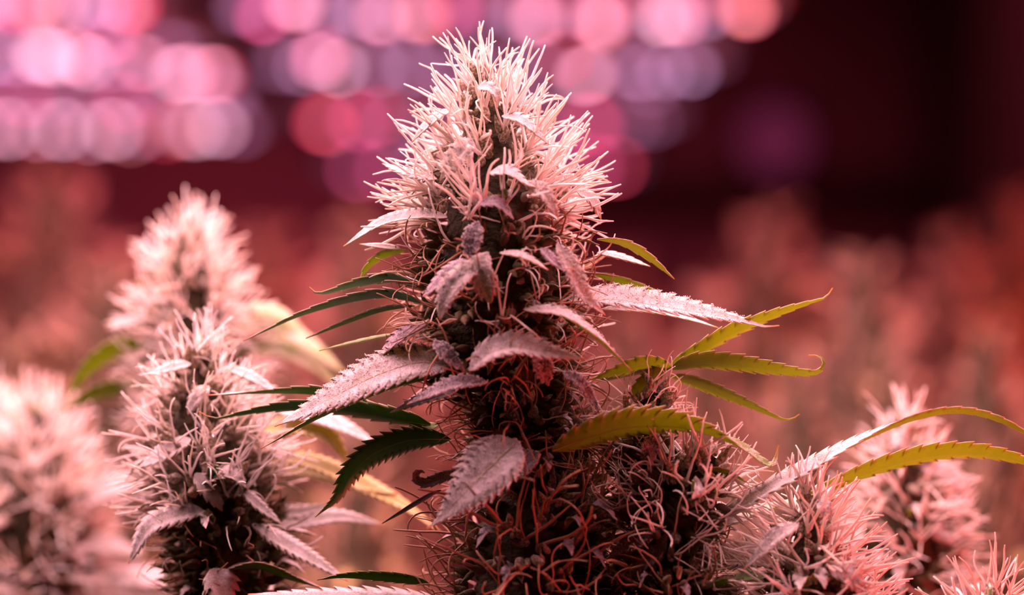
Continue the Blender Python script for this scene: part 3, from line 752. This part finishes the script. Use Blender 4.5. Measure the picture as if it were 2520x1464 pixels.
fl = Plant(base_of(90, 1464, .95), 'blurred pale cannabis plant at the lower left edge'); fl.d = .95
fl.stem([(fl.b[0], fl.b[1], 0), (fl.b[0], fl.b[1], .8), P(90, 1400, .95), P(90, 1000, .95)], .005, .0015)
fl.bud([(90, 1560), (85, 1400), (85, 1240), (85, 1120), (95, 1015)], [150, 165, 150, 100, 20], 220, plen=(80, 130), pn=(3, 5), kinds=('straight', 'straight'), mats=('pistil', 'pistil'),
       leaves=22, seed=41, elev=(-5, 78))
fl.bud([(-40, 1330), (-30, 1160), (-20, 1010)], [90, 80, 20], 90, plen=(80, 130), pn=(3, 5), kinds=('straight', 'straight'), mats=('pistil', 'pistil'), leaves=4, seed=42, d=.97)
Lf = fl.leaf
Lf([(180, 1250, 30), (260, 1215, 20), (330, 1190, 10), (400, 1185, 0)], 60, 60)
Lf([(120, 1440, 30), (300, 1430, 20), (480, 1432, 10), (720, 1460, 0)], 60, 60)
Lf([(60, 1480, 60), (200, 1450, 60), (420, 1462, 50), (640, 1490, 40)], 70, 50)
Lf([(180, 1330, 30), (260, 1350, 20), (360, 1365, 10)], 50, 60)

rb = Plant(base_of(1990, 1464, .785), 'spiky white-haired young cannabis plant at the lower right'); rb.d = .785
rb.stem([(rb.b[0], rb.b[1], 0), (rb.b[0], rb.b[1], .8), P(1990, 1450, .785), P(1985, 1200, .785)], .005, .0012)
rb.bud([(2000, 1620), (1995, 1480), (1990, 1390), (1986, 1300), (1984, 1240)], [170, 155, 110, 48, 12], 150, plen=(100, 165), pn=(3, 6), kinds=('straight', 'straight'), mats=('pistil', 'pistil'),
       indiv=110, nb_indiv=50, leaves=10, seed=51, elev=(-5, 76))
Lf = rb.leaf
Lf([(1965, 1290, 100), (1925, 1310, 120), (1880, 1350, 115), (1832, 1400, 100)], 40, 40, tri=250)
Lf([(2010, 1240, 80), (2030, 1250, 90), (2045, 1280, 85)], 34, 40, tri=120)
Lf([(2040, 1400, 120), (2090, 1420, 130), (2130, 1470, 120)], 50, 40, tri=200)
Lf([(1880, 1420, 40), (1800, 1430, 30), (1720, 1450, 20)], 50, [60, 90, 100], top='green')
Lf([(1900, 1380, -60), (1820, 1370, -80), (1720, 1400, -100)], 80, 40, top='frost')

rr = Plant(base_of(2220, 1464, .885), 'soft blurred cannabis flower behind the long arching leaf at the right'); rr.d = .885
rr.stem([(rr.b[0], rr.b[1], 0), (rr.b[0], rr.b[1], .8), P(2220, 1450, .885), P(2210, 1050, .885)], .005, .0012)
rr.bud([(2240, 1480), (2230, 1330), (2222, 1200), (2214, 1100), (2212, 1040)], [140, 130, 95, 45, 12], 120, plen=(80, 130), pn=(2, 5), kinds=('straight', 'straight'), mats=('pistil', 'pistil'), leaves=12, seed=61, elev=(-5, 76))
rr.leaf([(2240, 1090, 60), (2215, 1080, 70), (2190, 1100, 70)], 44, 40)
rr.leaf([(2270, 1150, 40), (2340, 1170, 30), (2390, 1230, 20)], 50, 50)
rr.leaf([(2230, 1280, 60), (2290, 1300, 60), (2360, 1340, 50)], 50, 50)

cp = Plant(base_of(2440, 1464, .80), 'tip of a sharp white-haired cannabis flower in the lower right corner'); cp.d = .80
cp.stem([(cp.b[0], cp.b[1], 0), (cp.b[0], cp.b[1], .8), P(2440, 1500, .80), P(2440, 1450, .80)], .005, .0012)
cp.bud([(2440, 1680), (2440, 1560), (2440, 1505), (2440, 1462)], [130, 105, 50, 12], 70, plen=(100, 160), pn=(2, 5), kinds=('straight', 'straight'), mats=('pistil', 'pistil'), indiv=50, nb_indiv=20, leaves=6, seed=71, elev=(0, 76))


# ------------------------------------------------------------------ far rows of plants, out of focus
def proto(seed, h, r):
    pl = Plant((0, 0, 0), 'prototype'); pl.d = .8
    pl.stem([(0, 0, 0), (.003, 0, -.0 + .5), (0, 0, 1.0), (0, 0, 1.0 + h * .8)], .006, .002)
    u = PX
    pl.bud([(0, 0, 1.0 - .05), (0, .002, 1.0 + h * .3), (0, 0, 1 + h * .62), (0, 0, 1 + h * .9)], [r * .8 / u, r / u, r * .62 / u, r * .12 / u], 130, plen=(80, 130), pn=(2, 4),
           kinds=('straight', 'straight'), mats=('pistil_bg', 'pistil_bg'), leaves=16, seed=seed, px=False, leaflen=(90, 170), leafmat=('yellow', 'under'), frosty=False)
    pl.top = 1 + h * .9 + .008
    return pl


protos = [proto(81, .16, .026), proto(83, .19, .030), proto(85, .13, .032)]
used = set()


def copy_tree(o, parent=None):
    c = o.copy(); C.objects.link(c); c.parent = parent
    for ch in o.children: copy_tree(ch, c)
    return c


FAR = [  # image x, image y of the tip, depth, prototype, scale of girth, label
    (1895, 490, 1.75, 1, 2.2, 'broad blurred flower spike rising right of centre, below the dark beam'),
    (2125, 600, 1.48, 2, 1.6, 'rounded blurred flower between two taller blurred spikes at the right'),
    (2340, 545, 1.9, 0, 1.6, 'slim blurred flower spike near the right edge'),
    (2500, 460, 2.3, 1, 2.2, 'blurred magenta-lit flower cut by the right edge'),
    (125, 385, 1.75, 1, 2.6, 'large blurred flower at the left edge just under the diode rows'),
    (265, 620, 1.45, 2, 1.8, 'wide blurred tan flower left of the fluffy pale spike'),
    (650, 540, 1.9, 2, 2.3, 'blurred pink flower between the fluffy pale spike and the central one'),
    (880, 500, 1.62, 0, 1.8, 'blurred flower touching the left side of the central spike'),
    (1560, 740, 1.6, 2, 1.3, 'pale blurred flower just right of the central spike'),
    (1740, 690, 1.52, 0, 1.1, 'blurred flower in front of the broad spike at right of centre'),
    (1960, 830, 1.35, 2, 1.0, 'blurred red-lit flower behind the curled leaf tips'),
    (2180, 800, 1.3, 1, .9, 'blurred red flower low between the right-hand spikes'),
    (2420, 780, 1.35, 2, 1.2, 'blurred red flower low at the right edge'),
    (700, 840, 1.35, 1, 1.1, 'blurred rosy flower low between the left flower and the central spike'),
    (890, 1000, 1.18, 2, .9, 'blurred mauve flower low behind the long left leaves'),
    (1830, 1130, 1.25, 0, 1.0, 'blurred flower hidden low behind the arching right leaf'),
    (2430, 1080, 1.2, 1, 1.0, 'blurred orange flower low at the right edge'),
    (30, 790, 1.28, 0, 1.2, 'blurred dark-sided flower low at the left edge'),
]
for r_, (dd, ys, n_) in enumerate(((2.5, 640, 5), (3.2, 620, 5))):
    for k in range(n_):
        FAR.append((60 + (k + .5 * (r_ % 2)) * 2450 / n_ + 40 * math.sin(k * 3.1), ys + 30 * math.sin(k * 1.7 + r_), dd, (k + r_) % 3, 2.2, None))
for k, (px, py, d, pi_, gx, lab) in enumerate(FAR):
    pr = protos[pi_]
    o = pr.root if pi_ not in used else copy_tree(pr.root)
    used.add(pi_)
    tip = P(px, py, d); sc = tip[2] / pr.top
    o.location = (tip[0], tip[1], 0); o.scale = (gx, gx, sc); o.rotation_euler = (0, 0, k * 2.4)
    o['category'] = 'plant'
    if lab: o['label'] = lab; o['group'] = 'blurred plants behind the central one'
    else:
        o['label'] = 'far out-of-focus flower of the dim canopy at the back'; o['group'] = 'far canopy plants'

for o in bpy.data.objects:
    if '_w' in o: del o['_w']
